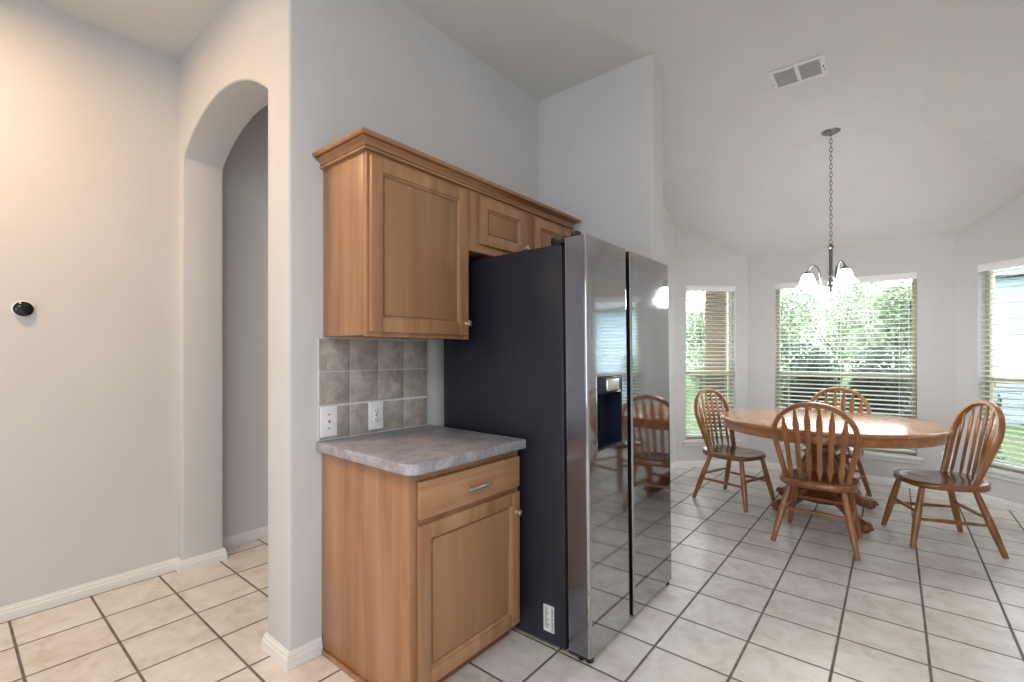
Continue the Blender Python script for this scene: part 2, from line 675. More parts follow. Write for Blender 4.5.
def baseboard(name, path):
    """path on the floor, room on the right of travel; mitred"""
    b = bmesh.new()
    n = len(path)
    rings = []
    for i, p in enumerate(path):
        p = Vector(p)
        ds = []
        if i > 0:
            ds.append((p - Vector(path[i - 1])).normalized())
        if i < n - 1:
            ds.append((Vector(path[i + 1]) - p).normalized())
        nr = [Vector((d.y, -d.x)) for d in ds]
        if len(nr) == 2:
            s = nr[0] + nr[1]
            off = s / (1 + nr[0].dot(nr[1]))
        else:
            off = nr[0]
        rings.append([b.verts.new((p.x + off.x * (u + 0.001), p.y + off.y * (u + 0.001), z)) for u, z in BP])
    for a, c in zip(rings, rings[1:]):
        for k in range(len(BP)):
            j = (k + 1) % len(BP)
            b.faces.new((a[k], a[j], c[j], c[k]))
    b.faces.new(rings[0])
    b.faces.new(list(reversed(rings[-1])))
    bmesh.ops.recalc_face_normals(b, faces=b.faces[:])
    m = MB()
    m.merge(b)
    return struct(m.build(name, M['trim'], angle=25))


baseboard('baseboard_left', [(XL, -3.5), (XL, YA), (AX0, YA), (AX0, YB), (-1.525, YB), (-1.525, 3.6)])
baseboard('baseboard_column', [(AX1, YB), (AX1, YA), (0, YA), (0, 1.043)])
baseboard('baseboard_stub', [(0.3, 2.65), (0.823, 2.65), (0.823, 2.822), (0.0, 2.822), P0, P1, P2, P3, (2.965, 2.4)])


# ------------------------------------------------------------------ windows and blinds
def window(num, W, hole, blind_label):
    A, ang, L = W
    s0, s1, z0, z1 = hole
    root = D.objects.new('window_%d' % num, None)
    root.empty_display_size = 0.1
    COL.objects.link(root)
    root.location = A
    root.rotation_euler = (0, 0, ang)
    struct(root)
    # almond vinyl frame at the outer side of the opening; local y runs outward
    f = MB()
    y0, y1, w = 0.075, 0.125, 0.035
    f.box(s0, s0 + w, y0, y1, z0, z1, 0.003)
    f.box(s1 - w, s1, y0, y1, z0, z1, 0.003)
    f.box(s0 + w, s1 - w, y0, y1, z0, z0 + 0.045, 0.003)
    f.box(s0 + w, s1 - w, y0, y1, z1 - w, z1, 0.003)
    struct(f.build('window_frame', M['frame'], root))
    zm = 1.06
    q = MB()
    q.box(s0 + w, s1 - w, 0.078, 0.115, zm - 0.022, zm + 0.022, 0.003)
    q.box(s0 + (s1 - s0) * .5 - 0.03, s0 + (s1 - s0) * .5 + 0.03, 0.066, 0.08, zm + 0.0, zm + 0.018, 0.003)
    struct(q.build('meeting_rail', M['frame'], root))
    for (za, zb, yy) in ((z0 + 0.045, zm - 0.02, 0.092), (zm + 0.02, z1 - w, 0.104)):
        struct(MB().box(s0 + w - 0.004, s1 - w + 0.004, yy, yy + 0.004, za, zb).build('window_pane', M['glass'], root))
    struct(MB().box(s0 + w - 0.004, s1 - w + 0.004, 0.117, 0.118, z0 + 0.045, zm - 0.02).build('insect_screen', M['screen'], root))
    # stool and apron
    s = MB()
    s.box(s0 - 0.045, s1 + 0.045, -0.032, 0.0, z0 - 0.024, z0 - 0.001, 0.005)
    s.box(s0 + 0.001, s1 - 0.001, -0.001, 0.074, z0 + 0.0005, z0 + 0.004)
    s.box(s0 - 0.03, s1 + 0.03, -0.014, -0.001, z0 - 0.064, z0 - 0.024, 0.004)
    struct(s.build('window_sill', M['trim'], root))
    # the blind hanging in the opening
    bl = thing('window_blind', blind_label, 'blind', A, (0, 0, ang), 'horizontal window blinds')
    h = MB()
    h.box(s0 + 0.004, s1 - 0.004, 0.006, 0.062, z1 - 0.048, z1 - 0.003, 0.004)
    h.box(s0 + 0.001, s1 - 0.001, -0.004, 0.006, z1 - 0.066, z1 - 0.001, 0.003)
    h.build('headrail', M['white'], bl)
    sl = MB()
    pitch = 0.0445
    zt, zb_ = z1 - 0.085, z0 + 0.055
    n = int((zt - zb_) / pitch)
    ta = R(9)
    yc = 0.036
    for i in range(n + 1):
        z = zt - i * pitch
        b = bmesh.new()
        hw_ = 0.0245
        vs = []
        for x in (s0 + 0.006, s1 - 0.006):
            row = []
            for k in range(5):
                u = -1 + k * 0.5
                yy = yc + u * hw_ * math.cos(ta)
                zz = z + u * hw_ * math.sin(ta) + 0.003 * (1 - u * u)
                row.append((b.verts.new((x, yy, zz + 0.0012)), b.verts.new((x, yy, zz - 0.0012))))
            vs.append(row)
        a, c = vs
        for k in range(4):
            b.faces.new((a[k][0], c[k][0], c[k + 1][0], a[k + 1][0]))
            b.faces.new((a[k][1], a[k + 1][1], c[k + 1][1], c[k][1]))
        for k in (0, 4):
            b.faces.new((a[k][0], a[k][1], c[k][1], c[k][0]))
        bmesh.ops.recalc_face_normals(b, faces=b.faces[:])
        sl.merge(b)
    sl.build('slats', M['blind'], bl, angle=30)
    zlast = zt - n * pitch
    MB().box(s0 + 0.006, s1 - 0.006, 0.014, 0.058, zlast - 0.045, zlast - 0.022, 0.003).build('bottom_rail', M['white'], bl)
    wd = s1 - s0
    pos = [s0 + 0.09, s1 - 0.09] if wd < 0.9 else [s0 + 0.13, s0 + wd * .5, s1 - 0.13]
    for x in pos:
        c = MB()
        for yy in (0.0095, 0.0625):
            c.tube([(x, yy, z1 - 0.05), (x, yy, zlast - 0.02)], 0.0016, 6)
        c.build('ladder_cord', M['blind'], bl)
    c = MB()
    c.tube([(s1 - 0.06, -0.006, z1 - 0.06), (s1 - 0.06, -0.007, z1 - 0.95)], 0.0035, 6)
    c.build('tilt_wand', M['white'], bl)


window(1, W1, H1, 'narrow white slatted blind in the leftmost bay window behind the left chair')
window(2, W2, H2, 'wide white slatted blind in the middle bay window behind the table')
window(3, W3, H3, 'white slatted blind in the right bay window cut by the photo edge')


# ------------------------------------------------------------------ cabinets
def door_panel(name, parent, x, y0, y1, z0, z1, knob=None, fr=0.055):
    """framed cabinet door with a recessed flat panel; its front face at x"""
    t = 0.019
    m = MB()
    m.box(x - t, x, y0, y0 + fr, z0, z1, 0.003)
    m.box(x - t, x, y1 - fr, y1, z0, z1, 0.003)
    m.box(x - t, x - 0.0003, y0 + fr - 0.001, y1 - fr + 0.001, z0, z0 + fr, 0.003)
    m.box(x - t, x - 0.0003, y0 + fr - 0.001, y1 - fr + 0.001, z1 - fr, z1, 0.003)
    # sloping bead round the panel
    a, b2, c = y0 + fr, y1 - fr, 0.010
    za, zb = z0 + fr, z1 - fr
    for (pts) in ([(a, za), (b2, za), (b2 - c, za + c), (a + c, za + c)], [(a, zb), (b2, zb), (b2 - c, zb - c), (a + c, zb - c)],
                  [(a, za), (a, zb), (a + c, zb - c), (a + c, za + c)], [(b2, za), (b2, zb), (b2 - c, zb - c), (b2 - c, za + c)]):
        q = bmesh.new()
        lo = [q.verts.new((x - t, p[0], p[1])) for p in pts]
        hi = [q.verts.new((x - (0.0065 if i < 2 else 0.0125), p[0], p[1])) for i, p in enumerate(pts)]
        q.faces.new(lo)
        q.faces.new(list(reversed(hi)))
        for i in range(4):
            j = (i + 1) % 4
            q.faces.new((lo[i], hi[i], hi[j], lo[j]))
        bmesh.ops.recalc_face_normals(q, faces=q.faces[:])
        m.merge(q)
    d = m.build(name, M['maple'], parent, angle=25)
    MB().box(x - t, x - 0.0165, a - 0.002, b2 + 0.002, za - 0.002, zb + 0.002).box(x - 0.017, x - 0.0115, a + c + 0.0032, b2 - c - 0.0032, za + c + 0.0032, zb - c - 0.0032, 0.0015).build('door_panel', M['maple_panel'], d)
    if knob:
        make_knob(d, x, knob[0], knob[1])
    return d


def make_knob(parent, x, y, z):
    k = MB()
    mt = Matrix.Translation((x, y, z)) @ Matrix.Rotation(R(90), 4, 'Y')
    k.lathe([(0.0085, 0.0), (0.0085, 0.002), (0.0048, 0.005), (0.0048, 0.013), (0.011, 0.017), (0.0145, 0.021), (0.014, 0.026), (0.009, 0.029), (0.001, 0.030)], 16, mt)
    k.build('knob', M['nickel'], parent)


FX = 0.325     # face of the upper cabinets
up = thing('wall_cabinet', 'tall maple wall cabinet with one door above the counter', 'cabinet', (0, 1.054, 1.357))


def rel(o, f):
    """run a builder written in room coordinates and shift its result to the thing's own origin"""
    ob = f()
    return ob


def shift_children(root):
    off = Vector(root.location)
    for ch in root.children:
        ch.location = ch.location - off


m = MB()
m.box(0.001, FX - 0.02, 1.054, 1.620, 1.363, 2.085, 0.001)
m.build('carcass', M['maple'], up)
m = MB()
m.box(FX - 0.02, FX, 1.054, 1.080, 1.357, 2.085, 0.0015)
m.box(FX - 0.02, FX, 1.593, 1.622, 1.357, 2.085, 0.0015)
m.box(FX - 0.02, FX - .0004, 1.079, 1.594, 1.357, 1.385, 0.0015)
m.box(FX - 0.02, FX - .0004, 1.079, 1.594, 2.045, 2.085, 0.0015)
m.build('face_frame', M['maple'], up)
door_panel('door', up, FX + 0.02, 1.064, 1.601, 1.375, 2.066, (1.585, 1.432))
shift_children(up)

up2 = thing('wall_cabinet', 'short two-door maple cabinet above the refrigerator', 'cabinet', (0, 1.624, 1.79))
m = MB()
m.box(0.001, FX - 0.02, 1.624, 2.543, 1.795, 2.085, 0.001)
m.build('carcass', M['maple'], up2)
m = MB()
m.box(FX - 0.02, FX, 1.6235, 1.70, 1.79, 2.085, 0.0015)
m.box(FX - 0.02, FX, 2.04, 2.16, 1.79, 2.085, 0.0015)
m.box(FX - 0.02, FX, 2.485, 2.545, 1.79, 2.085, 0.0015)
m.box(FX - 0.02, FX - .0004, 1.699, 2.486, 1.79, 1.84, 0.0015)
m.box(FX - 0.02, FX - .0004, 1.699, 2.486, 2.045, 2.085, 0.0015)
m.build('face_frame', M['maple'], up2)
door_panel('door', up2, FX + 0.02, 1.690, 2.052, 1.830, 2.062, (2.036, 1.866), 0.05)
door_panel('door', up2, FX + 0.02, 2.145, 2.505, 1.830, 2.062, (2.161, 1.866), 0.05)
shift_children(up2)

# crown moulding along both, returning to the wall at both ends
cm = bmesh.new()
prof = [(0.0, 2.0855), (0.015, 2.0855), (0.016, 2.094), (0.003, 2.0945), (0.003, 2.100), (0.012, 2.1005), (0.014, 2.106), (0.022, 2.114), (0.036, 2.119), (0.036, 2.1205), (0.024, 2.121), (0.024, 2.1255), (0.043, 2.126), (0.048, 2.130), (0.050, 2.134), (0.050, 2.141), (0.0, 2.141)]
rings = []
for (px, py, ox, oy) in ((0.001, 1.054, 0, -1), (FX, 1.054, 1, -1), (FX, 2.543, 1, 1), (0.001, 2.543, 0, 1)):
    rings.append([cm.verts.new((px + ox * u, py + oy * u, z)) for u, z in prof])
for a, c in zip(rings, rings[1:]):
    for k in range(len(prof)):
        j = (k + 1) % len(prof)
        cm.faces.new((a[k], a[j], c[j], c[k]))
cm.faces.new(rings[0])
cm.faces.new(list(reversed(rings[-1])))
bmesh.ops.recalc_face_normals(cm, faces=cm.faces[:])
m = MB()
m.merge(cm)
m.box(0.002, FX, 1.055, 2.542, 2.0855, 2.093)
tag(m.build('crown_moulding', M['maple_y'], angle=28), 'stepped maple crown moulding along the top of the wall cabinets', 'moulding')

# base cabinet
BX = 0.602
base = thing('base_cabinet', 'maple base cabinet with drawer and door under the gray counter', 'cabinet', (0, 1.047, 0))
m = MB()
m.box(0.001, BX - 0.02, 1.047, 1.062, 0.0, 0.868, 0.001)
m.build('side_panel', M['maple'], base)
m = MB()
m.box(0.001, BX - 0.02, 1.0625, 1.652, 0.105, 0.868)
m.build('carcass', M['maple'], base)
m = MB()
m.box(BX - 0.02, BX, 1.047, 1.082, 0.105, 0.868, 0.0015)
m.box(BX - 0.02, BX, 1.625, 1.655, 0.105, 0.868, 0.0015)
m.box(BX - 0.02, BX - .0004, 1.081, 1.626, 0.105, 0.14, 0.0015)
m.box(BX - 0.02, BX - .0004, 1.081, 1.626, 0.66, 0.70, 0.0015)
m.box(BX - 0.02, BX - .0004, 1.081, 1.626, 0.825, 0.868, 0.0015)
m.build('face_frame', M['maple'], base)
m = MB()
m.box(0.535, 0.548, 1.0625, 1.654, 0.0, 0.1045)
m.build('toe_kick', M['maple_dark'], base)
m = MB()
m.prism([(0.02, 0.0), (0.6, 0.0), (0.6, 0.02), (0.02, 0.02)], 'y', 1.034, 1.0465, 0.004)
m.build('shoe_moulding', M['maple_y'], base)
m = MB()
dr = [(0.0, 0.0), (0.019, 0.006)]
m.box(BX + 0.0005, BX + 0.02, 1.075, 1.646, 0.695, 0.832, 0.006, 2)
d = m.build('drawer', M['maple_y'], base, angle=25)
h = MB()
for yy in (1.309, 1.407):
    h.tube([(BX + 0.019, yy, 0.762), (BX + 0.045, yy, 0.762)], 0.0055, 10)
hp = []
for k in range(13):
    t = -1 + k / 6
    hp.append((BX + 0.045 + 0.005 * (1 - t * t), 1.358 + t * 0.068, 0.762))
h.tube(hp, [0.0088 - 0.0016 * abs(-1 + k / 6) for k in range(13)], 10)
h.build('drawer_handle', M['nickel'], d)
door_panel('door', base, BX + 0.02, 1.075, 1.646, 0.085, 0.675, (1.618, 0.588))
shift_children(base)

# counter
m = MB()
cpts = [(x, y + 0.016 * (0.658 - x) / 0.657) for x, y in rounded_rect(0.001, 0.658, 1.004, 1.646, 0.05, (0, 1, 0, 0), 8)]
m.prism(cpts, 'z', 0.869, 0.91, 0.006, 3)
tag(m.build('countertop', M['counter'], angle=35), 'gray laminate countertop with one rounded corner beside the refrigerator', 'countertop')

# backsplash: grout bed with twelve tiles
bs = thing('tile_backsplash', 'taupe square tile backsplash between the counter and the wall cabinet', 'backsplash', (0, 1.031, 0.911))
m = MB()
m.box(0.0008, 0.006, 1.029, 1.634, 0.911, 1.3555)
m.build('grout_bed', M['grout'], bs)
ts = 0.1505
ztops = [1.355, 1.2095, 1.059]
for i in range(4):
    for j in range(3):
        ya = 1.0325 + i * ts
        zt = ztops[j]
        zb = zt - 0.1455 if j < 2 else 0.9135
        m = MB()
        m.box(0.004, 0.0095, ya, ya + ts - 0.005, zb + 0.0025, zt - 0.002, 0.0015)
        m.build('tile', M['splash'], bs)
shift_children(bs)


def wall_plate(name, label, cat, y, z, kind):
    root = thing(name, label, cat, (0.0098, y, z))
    m = MB()
    m.box(0, 0.006, -0.04, 0.04, -0.066, 0.066, 0.0025, 3)
    m.build('cover_plate', M['white'], root)
    if kind == 'outlet':
        for zz in (0.0195, -0.0195):
            o = MB()
            mt = Matrix.Translation((0.0055, 0, zz)) @ Matrix.Rotation(R(90), 4, 'Y')
            o.lathe([(0.0165, 0), (0.0165, 0.0022), (0.0155, 0.003)], 20, mt)
            oo = o.build('receptacle', M['white'], root)
            s = MB()
            s.box(0.0082, 0.0092, -0.0075, -0.0055, zz - 0.002, zz + 0.008)
            s.box(0.0082, 0.0092, 0.0055, 0.0075, zz - 0.002, zz + 0.008)
            s.box(0.0082, 0.0092, -0.002, 0.002, zz - 0.010, zz - 0.006)
            s.build('slots', M['slot'], oo)
        pos = (0.0,)
    else:
        j = MB()
        j.box(0.0055, 0.0085, -0.007, 0.007, -0.008, 0.010, 0.001)
        jj = j.build('jack', M['white'], root)
        s = MB()
        s.box(0.0083, 0.0089, -0.0045, 0.0045, -0.005, 0.005)
        s.build('socket', M['slot'], jj)
        pos = (0.03, -0.03)
    for zz in pos:
        s = MB()
        mt = Matrix.Translation((0.0055, 0, zz)) @ Matrix.Rotation(R(90), 4, 'Y')
        s.lathe([(0.0034, 0), (0.0034, 0.0012), (0.002, 0.0018)], 10, mt)
        s.build('screw', M['slot'], root)
    return root


wall_plate('phone_plate', 'white wall plate with a small jack at the left end of the backsplash', 'wall plate', 1.0735, 0.993, 'jack')
wall_plate('wall_outlet', 'white duplex outlet in the middle of the tile backsplash', 'outlet', 1.313, 0.995, 'outlet')
o2 = wall_plate('wall_outlet', 'white outlet low on the bay wall behind the right chair', 'outlet', 5.9, 0.30, 'outlet')
o2.location = (2.305, 5.8995, 0.316)
o2.rotation_euler = (0, 0, R(-90))

# thermostat
th = thing('thermostat', 'round dark domed thermostat on a white ring on the left wall', 'thermostat', (XL + 0.0005, 0.262, 1.508))
ry = Matrix.Rotation(R(90), 4, 'Y')
MB().lathe([(0.041, 0), (0.041, 0.004), (0.038, 0.007)], 32, ry).build('mounting_ring', M['white'], th)
MB().lathe([(0.035, 0.0072), (0.037, 0.012), (0.036, 0.022), (0.031, 0.028), (0.018, 0.031), (0.001, 0.032)], 32, ry).build('dial', M['blackgloss'], th)

# ------------------------------------------------------------------ refrigerator
FY0, FY1 = 1.690, 2.605
fr = thing('refrigerator', 'black stainless side-by-side refrigerator with a dispenser in its left door', 'refrigerator', (0.45, (FY0 + FY1) / 2, 0.0), (0, R(-0.7), 0))
ox, oy = -0.45, -(FY0 + FY1) / 2


def fbuild(m, name, mat, parent, angle=35):
    bmesh.ops.translate(m.bm, vec=(ox, oy, 0), verts=m.bm.verts[:])
    return m.build(name, mat, parent, angle)


m = MB()
m.box(0.085, 0.838, FY0, FY1, 0.018, 1.750, 0.004)
case = fbuild(m, 'case', M['case'], fr)
m = MB()
m.box(0.10, 0.825, FY0 + 0.006, FY1 - 0.006, 1.7502, 1.759, 0.003)
fbuild(m, 'top_panel', M['case'], fr)
# gasket
m = MB()
m.box(0.838, 0.852, FY0 + 0.012, FY1 - 0.012, 0.06, 1.740)
fbuild(m, 'gasket', M['black'], fr)
DX0, DX1 = 0.852, 0.956
LG, RG = 2.066, 2.108


def plan(y0, y1, c):
    return rounded_rect(DX0, DX1, y0, y1, 0.012, c)


DZ0, DZ1 = 0.024, 1.778
dy0, dy1, dz0, dz1 = 1.768, 2.000, 0.866, 1.184
m = MB()
L4 = (1, 1, 0, 0)
m.prism(plan(FY0 + .002, LG, (0, 1, 1, 0)), 'z', DZ0, dz0)
m.prism(plan(FY0 + .002, LG, (0, 1, 1, 0)), 'z', dz1, DZ1)
m.prism(rounded_rect(DX0, DX1, FY0 + .002, dy0, 0.012, (0, 1, 0, 0)), 'z', dz0, dz1)
m.prism(rounded_rect(DX0, DX1, dy1, LG, 0.012, (0, 0, 1, 0)), 'z', dz0, dz1)
ld = fbuild(m, 'door', M['steel'], fr, 4)
m = MB()
m.prism(plan(RG, FY1 - .002, (0, 1, 1, 0)), 'z', DZ0, DZ1)
rd = fbuild(m, 'door', M['steel'], fr, 4)
# satin skins on the outer door side, dark grip recesses on the inner sides
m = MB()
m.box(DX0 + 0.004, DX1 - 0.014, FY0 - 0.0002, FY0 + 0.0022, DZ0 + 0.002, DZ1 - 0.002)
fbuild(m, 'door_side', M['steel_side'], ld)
m = MB()
m.box(DX0 + 0.004, DX1 - 0.008, LG - 0.001, LG + 0.003, DZ0 + 0.002, DZ1 - 0.002)
fbuild(m, 'grip_recess', M['black'], ld)
m = MB()
m.box(DX0 + 0.004, DX1 - 0.006, RG - 0.004, RG + 0.002, DZ0 + 0.002, DZ1 - 0.001)
fbuild(m, 'grip_recess', M['black'], rd)
m = MB()
m.box(DX0, DX1 - 0.055, LG + 0.003, RG - 0.004, DZ0 + 0.01, DZ1 - 0.01)
fbuild(m, 'center_strip', M['black'], fr)
# dispenser
m = MB()
dx = 0.862
m.box(dx - 0.004, dx, dy0, dy1, dz0, dz1)
m.box(dx, DX1 - 0.001, dy0, dy0 + 0.004, dz0, dz1)
m.box(dx, DX1 - 0.001, dy1 - 0.004, dy1, dz0, dz1)
m.box(dx, DX1 - 0.001, dy0 + 0.004, dy1 - 0.004, dz1 - 0.004, dz1)
m.box(dx, DX1 - 0.001, dy0 + 0.004, dy1 - 0.004, dz0, dz0 + 0.004)
fbuild(m, 'dispenser_recess', M['navy'], ld)
m = MB()
m.box(DX1 - 0.040, DX1 + 0.001, dy0 + 0.004, dy1 - 0.004, dz1 - 0.078, dz1 - 0.004, 0.003)
fbuild(m, 'control_panel', M['blackgloss'], ld)
m = MB()
m.box(DX1 - 0.03, DX1 + 0.009, dy0 + 0.085, dy1 - 0.035, dz1 - 0.068, dz1 - 0.012, 0.008, 3)
fbuild(m, 'control_pad', M['nickel'], ld)
m = MB()
m.box(dx + 0.006, dx + 0.02, dy0 + 0.07, dy1 - 0.07, dz0 + 0.07, dz1 - 0.08, 0.004)
fbuild(m, 'paddle', M['blackgloss'], ld)
m = MB()
m.box(dx + 0.002, DX1 + 0.002, dy0 + 0.006, dy1 - 0.006, dz0 + 0.0045, dz0 + 0.012, 0.002)
for k in range(7):
    y = dy0 + 0.03 + k * 0.028
    m.box(dx + 0.012, DX1 - 0.02, y, y + 0.008, dz0 + 0.012, dz0 + 0.015)
fbuild(m, 'drip_tray', M['navy'], ld)
m = MB()
t = 0.004
for a in ((dy0 - t, dy0, dz0 - t, dz1 + t), (dy1, dy1 + t, dz0 - t, dz1 + t), (dy0, dy1, dz1, dz1 + t), (dy0, dy1, dz0 - t, dz0)):
    m.box(DX1 - 0.002, DX1 + 0.0015, *a)
fbuild(m, 'dispenser_bezel', M['steel'], ld)
# hinge covers, label, feet
for ya in (FY0 + 0.006, FY1 - 0.066):
    m = MB()
    m.box(0.775, 0.850, ya, ya + 0.06, 1.7592, 1.792, 0.004)
    m.box(0.842, 0.895, ya + 0.012, ya + 0.048, 1.7785, 1.790, 0.004)
    m.box(0.872, 0.908, ya + 0.010, ya + 0.046, 1.7785, 1.806, 0.008)
    fbuild(m, 'hinge_cover', M['black'], fr)
m = MB()
m.box(0.722, 0.778, FY0 - 0.0009, FY0 - 0.0001, 0.066, 0.182)
lab = fbuild(m, 'sticker', M['paper'], fr)
m = MB()
z = 0.170
random.seed(3)
for k in range(13):
    m.box(0.728, 0.728 + random.uniform(0.012, 0.026), FY0 - 0.0014, FY0 - 0.0009, z, z + 0.0022)
    z -= 0.0072
for k in range(20):
    zz = 0.072 + k * 0.0052
    m.box(0.764, 0.774, FY0 - 0.0014, FY0 - 0.0009, zz, zz + random.uniform(0.001, 0.003))
fbuild(m, 'print', M['slot'], lab)
m = MB()
m.box(0.839, 0.85, FY0 + 0.03, FY1 - 0.03, 0.012, 0.055)
fbuild(m, 'toe_grille', M['black'], fr)
for ya in (FY0 + 0.012, FY1 - 0.062):
    m = MB()
    m.box(0.845, 0.94, ya - 0.008, ya + 0.042, 0.012, 0.0235, 0.004)
    m.tube([(0.905, ya - 0.006, 0.0135), (0.905, ya + 0.04, 0.0135)], 0.0128, 14)
    m.tube([(0.94, ya + 0.012, 0.003), (0.94, ya + 0.012, 0.0235)], 0.016, 14)
    fbuild(m, 'front_foot', M['black'], fr)
for ya in (FY0 + 0.06, FY1 - 0.06):
    m = MB()
    m.tube([(0.16, ya - 0.02, 0.0125), (0.16, ya + 0.02, 0.0125)], 0.0155, 14)
    fbuild(m, 'rear_roller', M['black'], fr)


# ------------------------------------------------------------------ dining table
TC = Vector((1.483, 4.517, 0))
TA, TB, TD = 0.755, 0.765, R(-48)
tb = thing('dining_table', 'oval honey oak pedestal dining table in the bay between four chairs', 'table', TC, (0, 0, TD))


def oval(a, b, n=72, p=2.0):
    out = []
    for k in range(n):
        t = 2 * PI * k / n
        c, s = math.cos(t), math.sin(t)
        out.append((a * math.copysign(abs(c) ** (2 / p), c), b * math.copysign(abs(s) ** (2 / p), s)))
    return out


def oval_loft(m, rings, n=72):
    b = bmesh.new()
    rs = []
    for (inset, z) in rings:
        rs.append([b.verts.new((x, y, z)) for x, y in oval(TA - inset, TB - inset, n)])
    for a, c in zip(rs, rs[1:]):
        for k in range(n):
            j = (k + 1) % n
            b.faces.new((a[k], a[j], c[j], c[k]))
    b.faces.new(list(reversed(rs[0])))
    b.faces.new(rs[-1])
    bmesh.ops.recalc_face_normals(b, faces=b.faces[:])
    m.merge(b)


m = MB()
oval_loft(m, [(0.03, 0.734), (0.010, 0.734), (0.003, 0.738), (0.0, 0.745), (0.002, 0.754), (0.008, 0.7605), (0.016, 0.762)])
m.build('table_top', M['oak_top'], tb, angle=60)
m = MB()
oval_loft(m, [(0.036, 0.668), (0.028, 0.671), (0.026, 0.677), (0.030, 0.681), (0.030, 0.722), (0.022, 0.728), (0.022, 0.7335)])
m.build('apron', M['oak_apron'], tb, angle=50)
m = MB()
m.lathe([(0.19, 0.10), (0.20, 0.115), (0.20, 0.14), (0.165, 0.155), (0.115, 0.185), (0.10, 0.21), (0.125, 0.235), (0.15, 0.27), (0.16, 0.32), (0.155, 0.37),
         (0.13, 0.43), (0.105, 0.48), (0.098, 0.50), (0.115, 0.515), (0.115, 0.535), (0.10, 0.55), (0.105, 0.60), (0.15, 0.63), (0.22, 0.645), (0.22, 0.668)], 40)
for k in range(20):
    a = 2 * PI * k / 20
    pts = [(r * math.cos(a), r * math.sin(a), z) for r, z in ((0.125, 0.237), (0.151, 0.27), (0.161, 0.32), (0.156, 0.37), (0.131, 0.43), (0.107, 0.478))]
    m.tube(pts, [0.008, 0.013, 0.015, 0.014, 0.011, 0.007], 8)
ped = m.build('pedestal', M['oak_base'], tb, angle=50)
off = Matrix.Rotation(-TD, 3, 'Z') @ Vector((-0.013, 0.083, 0))
ped.location = off
foot = MB()
sect = []
for k in range(12):
    t = 2 * PI * k / 12
    sect.append((0.75 * math.copysign(abs(math.cos(t)) ** 0.7, math.cos(t)), math.copysign(abs(math.sin(t)) ** 0.7, math.sin(t))))
foot.tube([(0.10, 0, 0.165), (0.19, 0, 0.165), (0.27, 0, 0.135), (0.34, 0, 0.092), (0.40, 0, 0.062), (0.445, 0, 0.055), (0.475, 0, 0.053)],
          [0.062, 0.062, 0.057, 0.048, 0.042, 0.046, 0.040], sect=sect, up=(0, 0, 1))
foot.sphere((0.475, 0, 0.047), 0.046, 14, (1.15, 0.95, 1.0))
foot.tube([(0.30, 0, 0.168), (0.345, 0, 0.158), (0.37, 0, 0.135), (0.362, 0, 0.115)], [0.016, 0.016, 0.015, 0.012], 8)
for dy in (-0.022, 0.0, 0.022):
    foot.tube([(0.455, dy, 0.083 - abs(dy) * .3), (0.50, dy * 1.15, 0.070), (0.527, dy * 1.2, 0.040)], [0.012, 0.013, 0.009], 8)
f0 = foot.build('foot', M['oak_base'], tb, angle=60)
for i, ad in enumerate((223, 305, 43, 144)):
    f = f0 if i == 0 else f0.copy()
    if i:
        COL.objects.link(f)
    f.rotation_euler = (0, 0, R(ad) - TD)
    f.location = off
    f.scale = ((0.82, 1.04, 0.86, 0.86)[i], 1, 1)


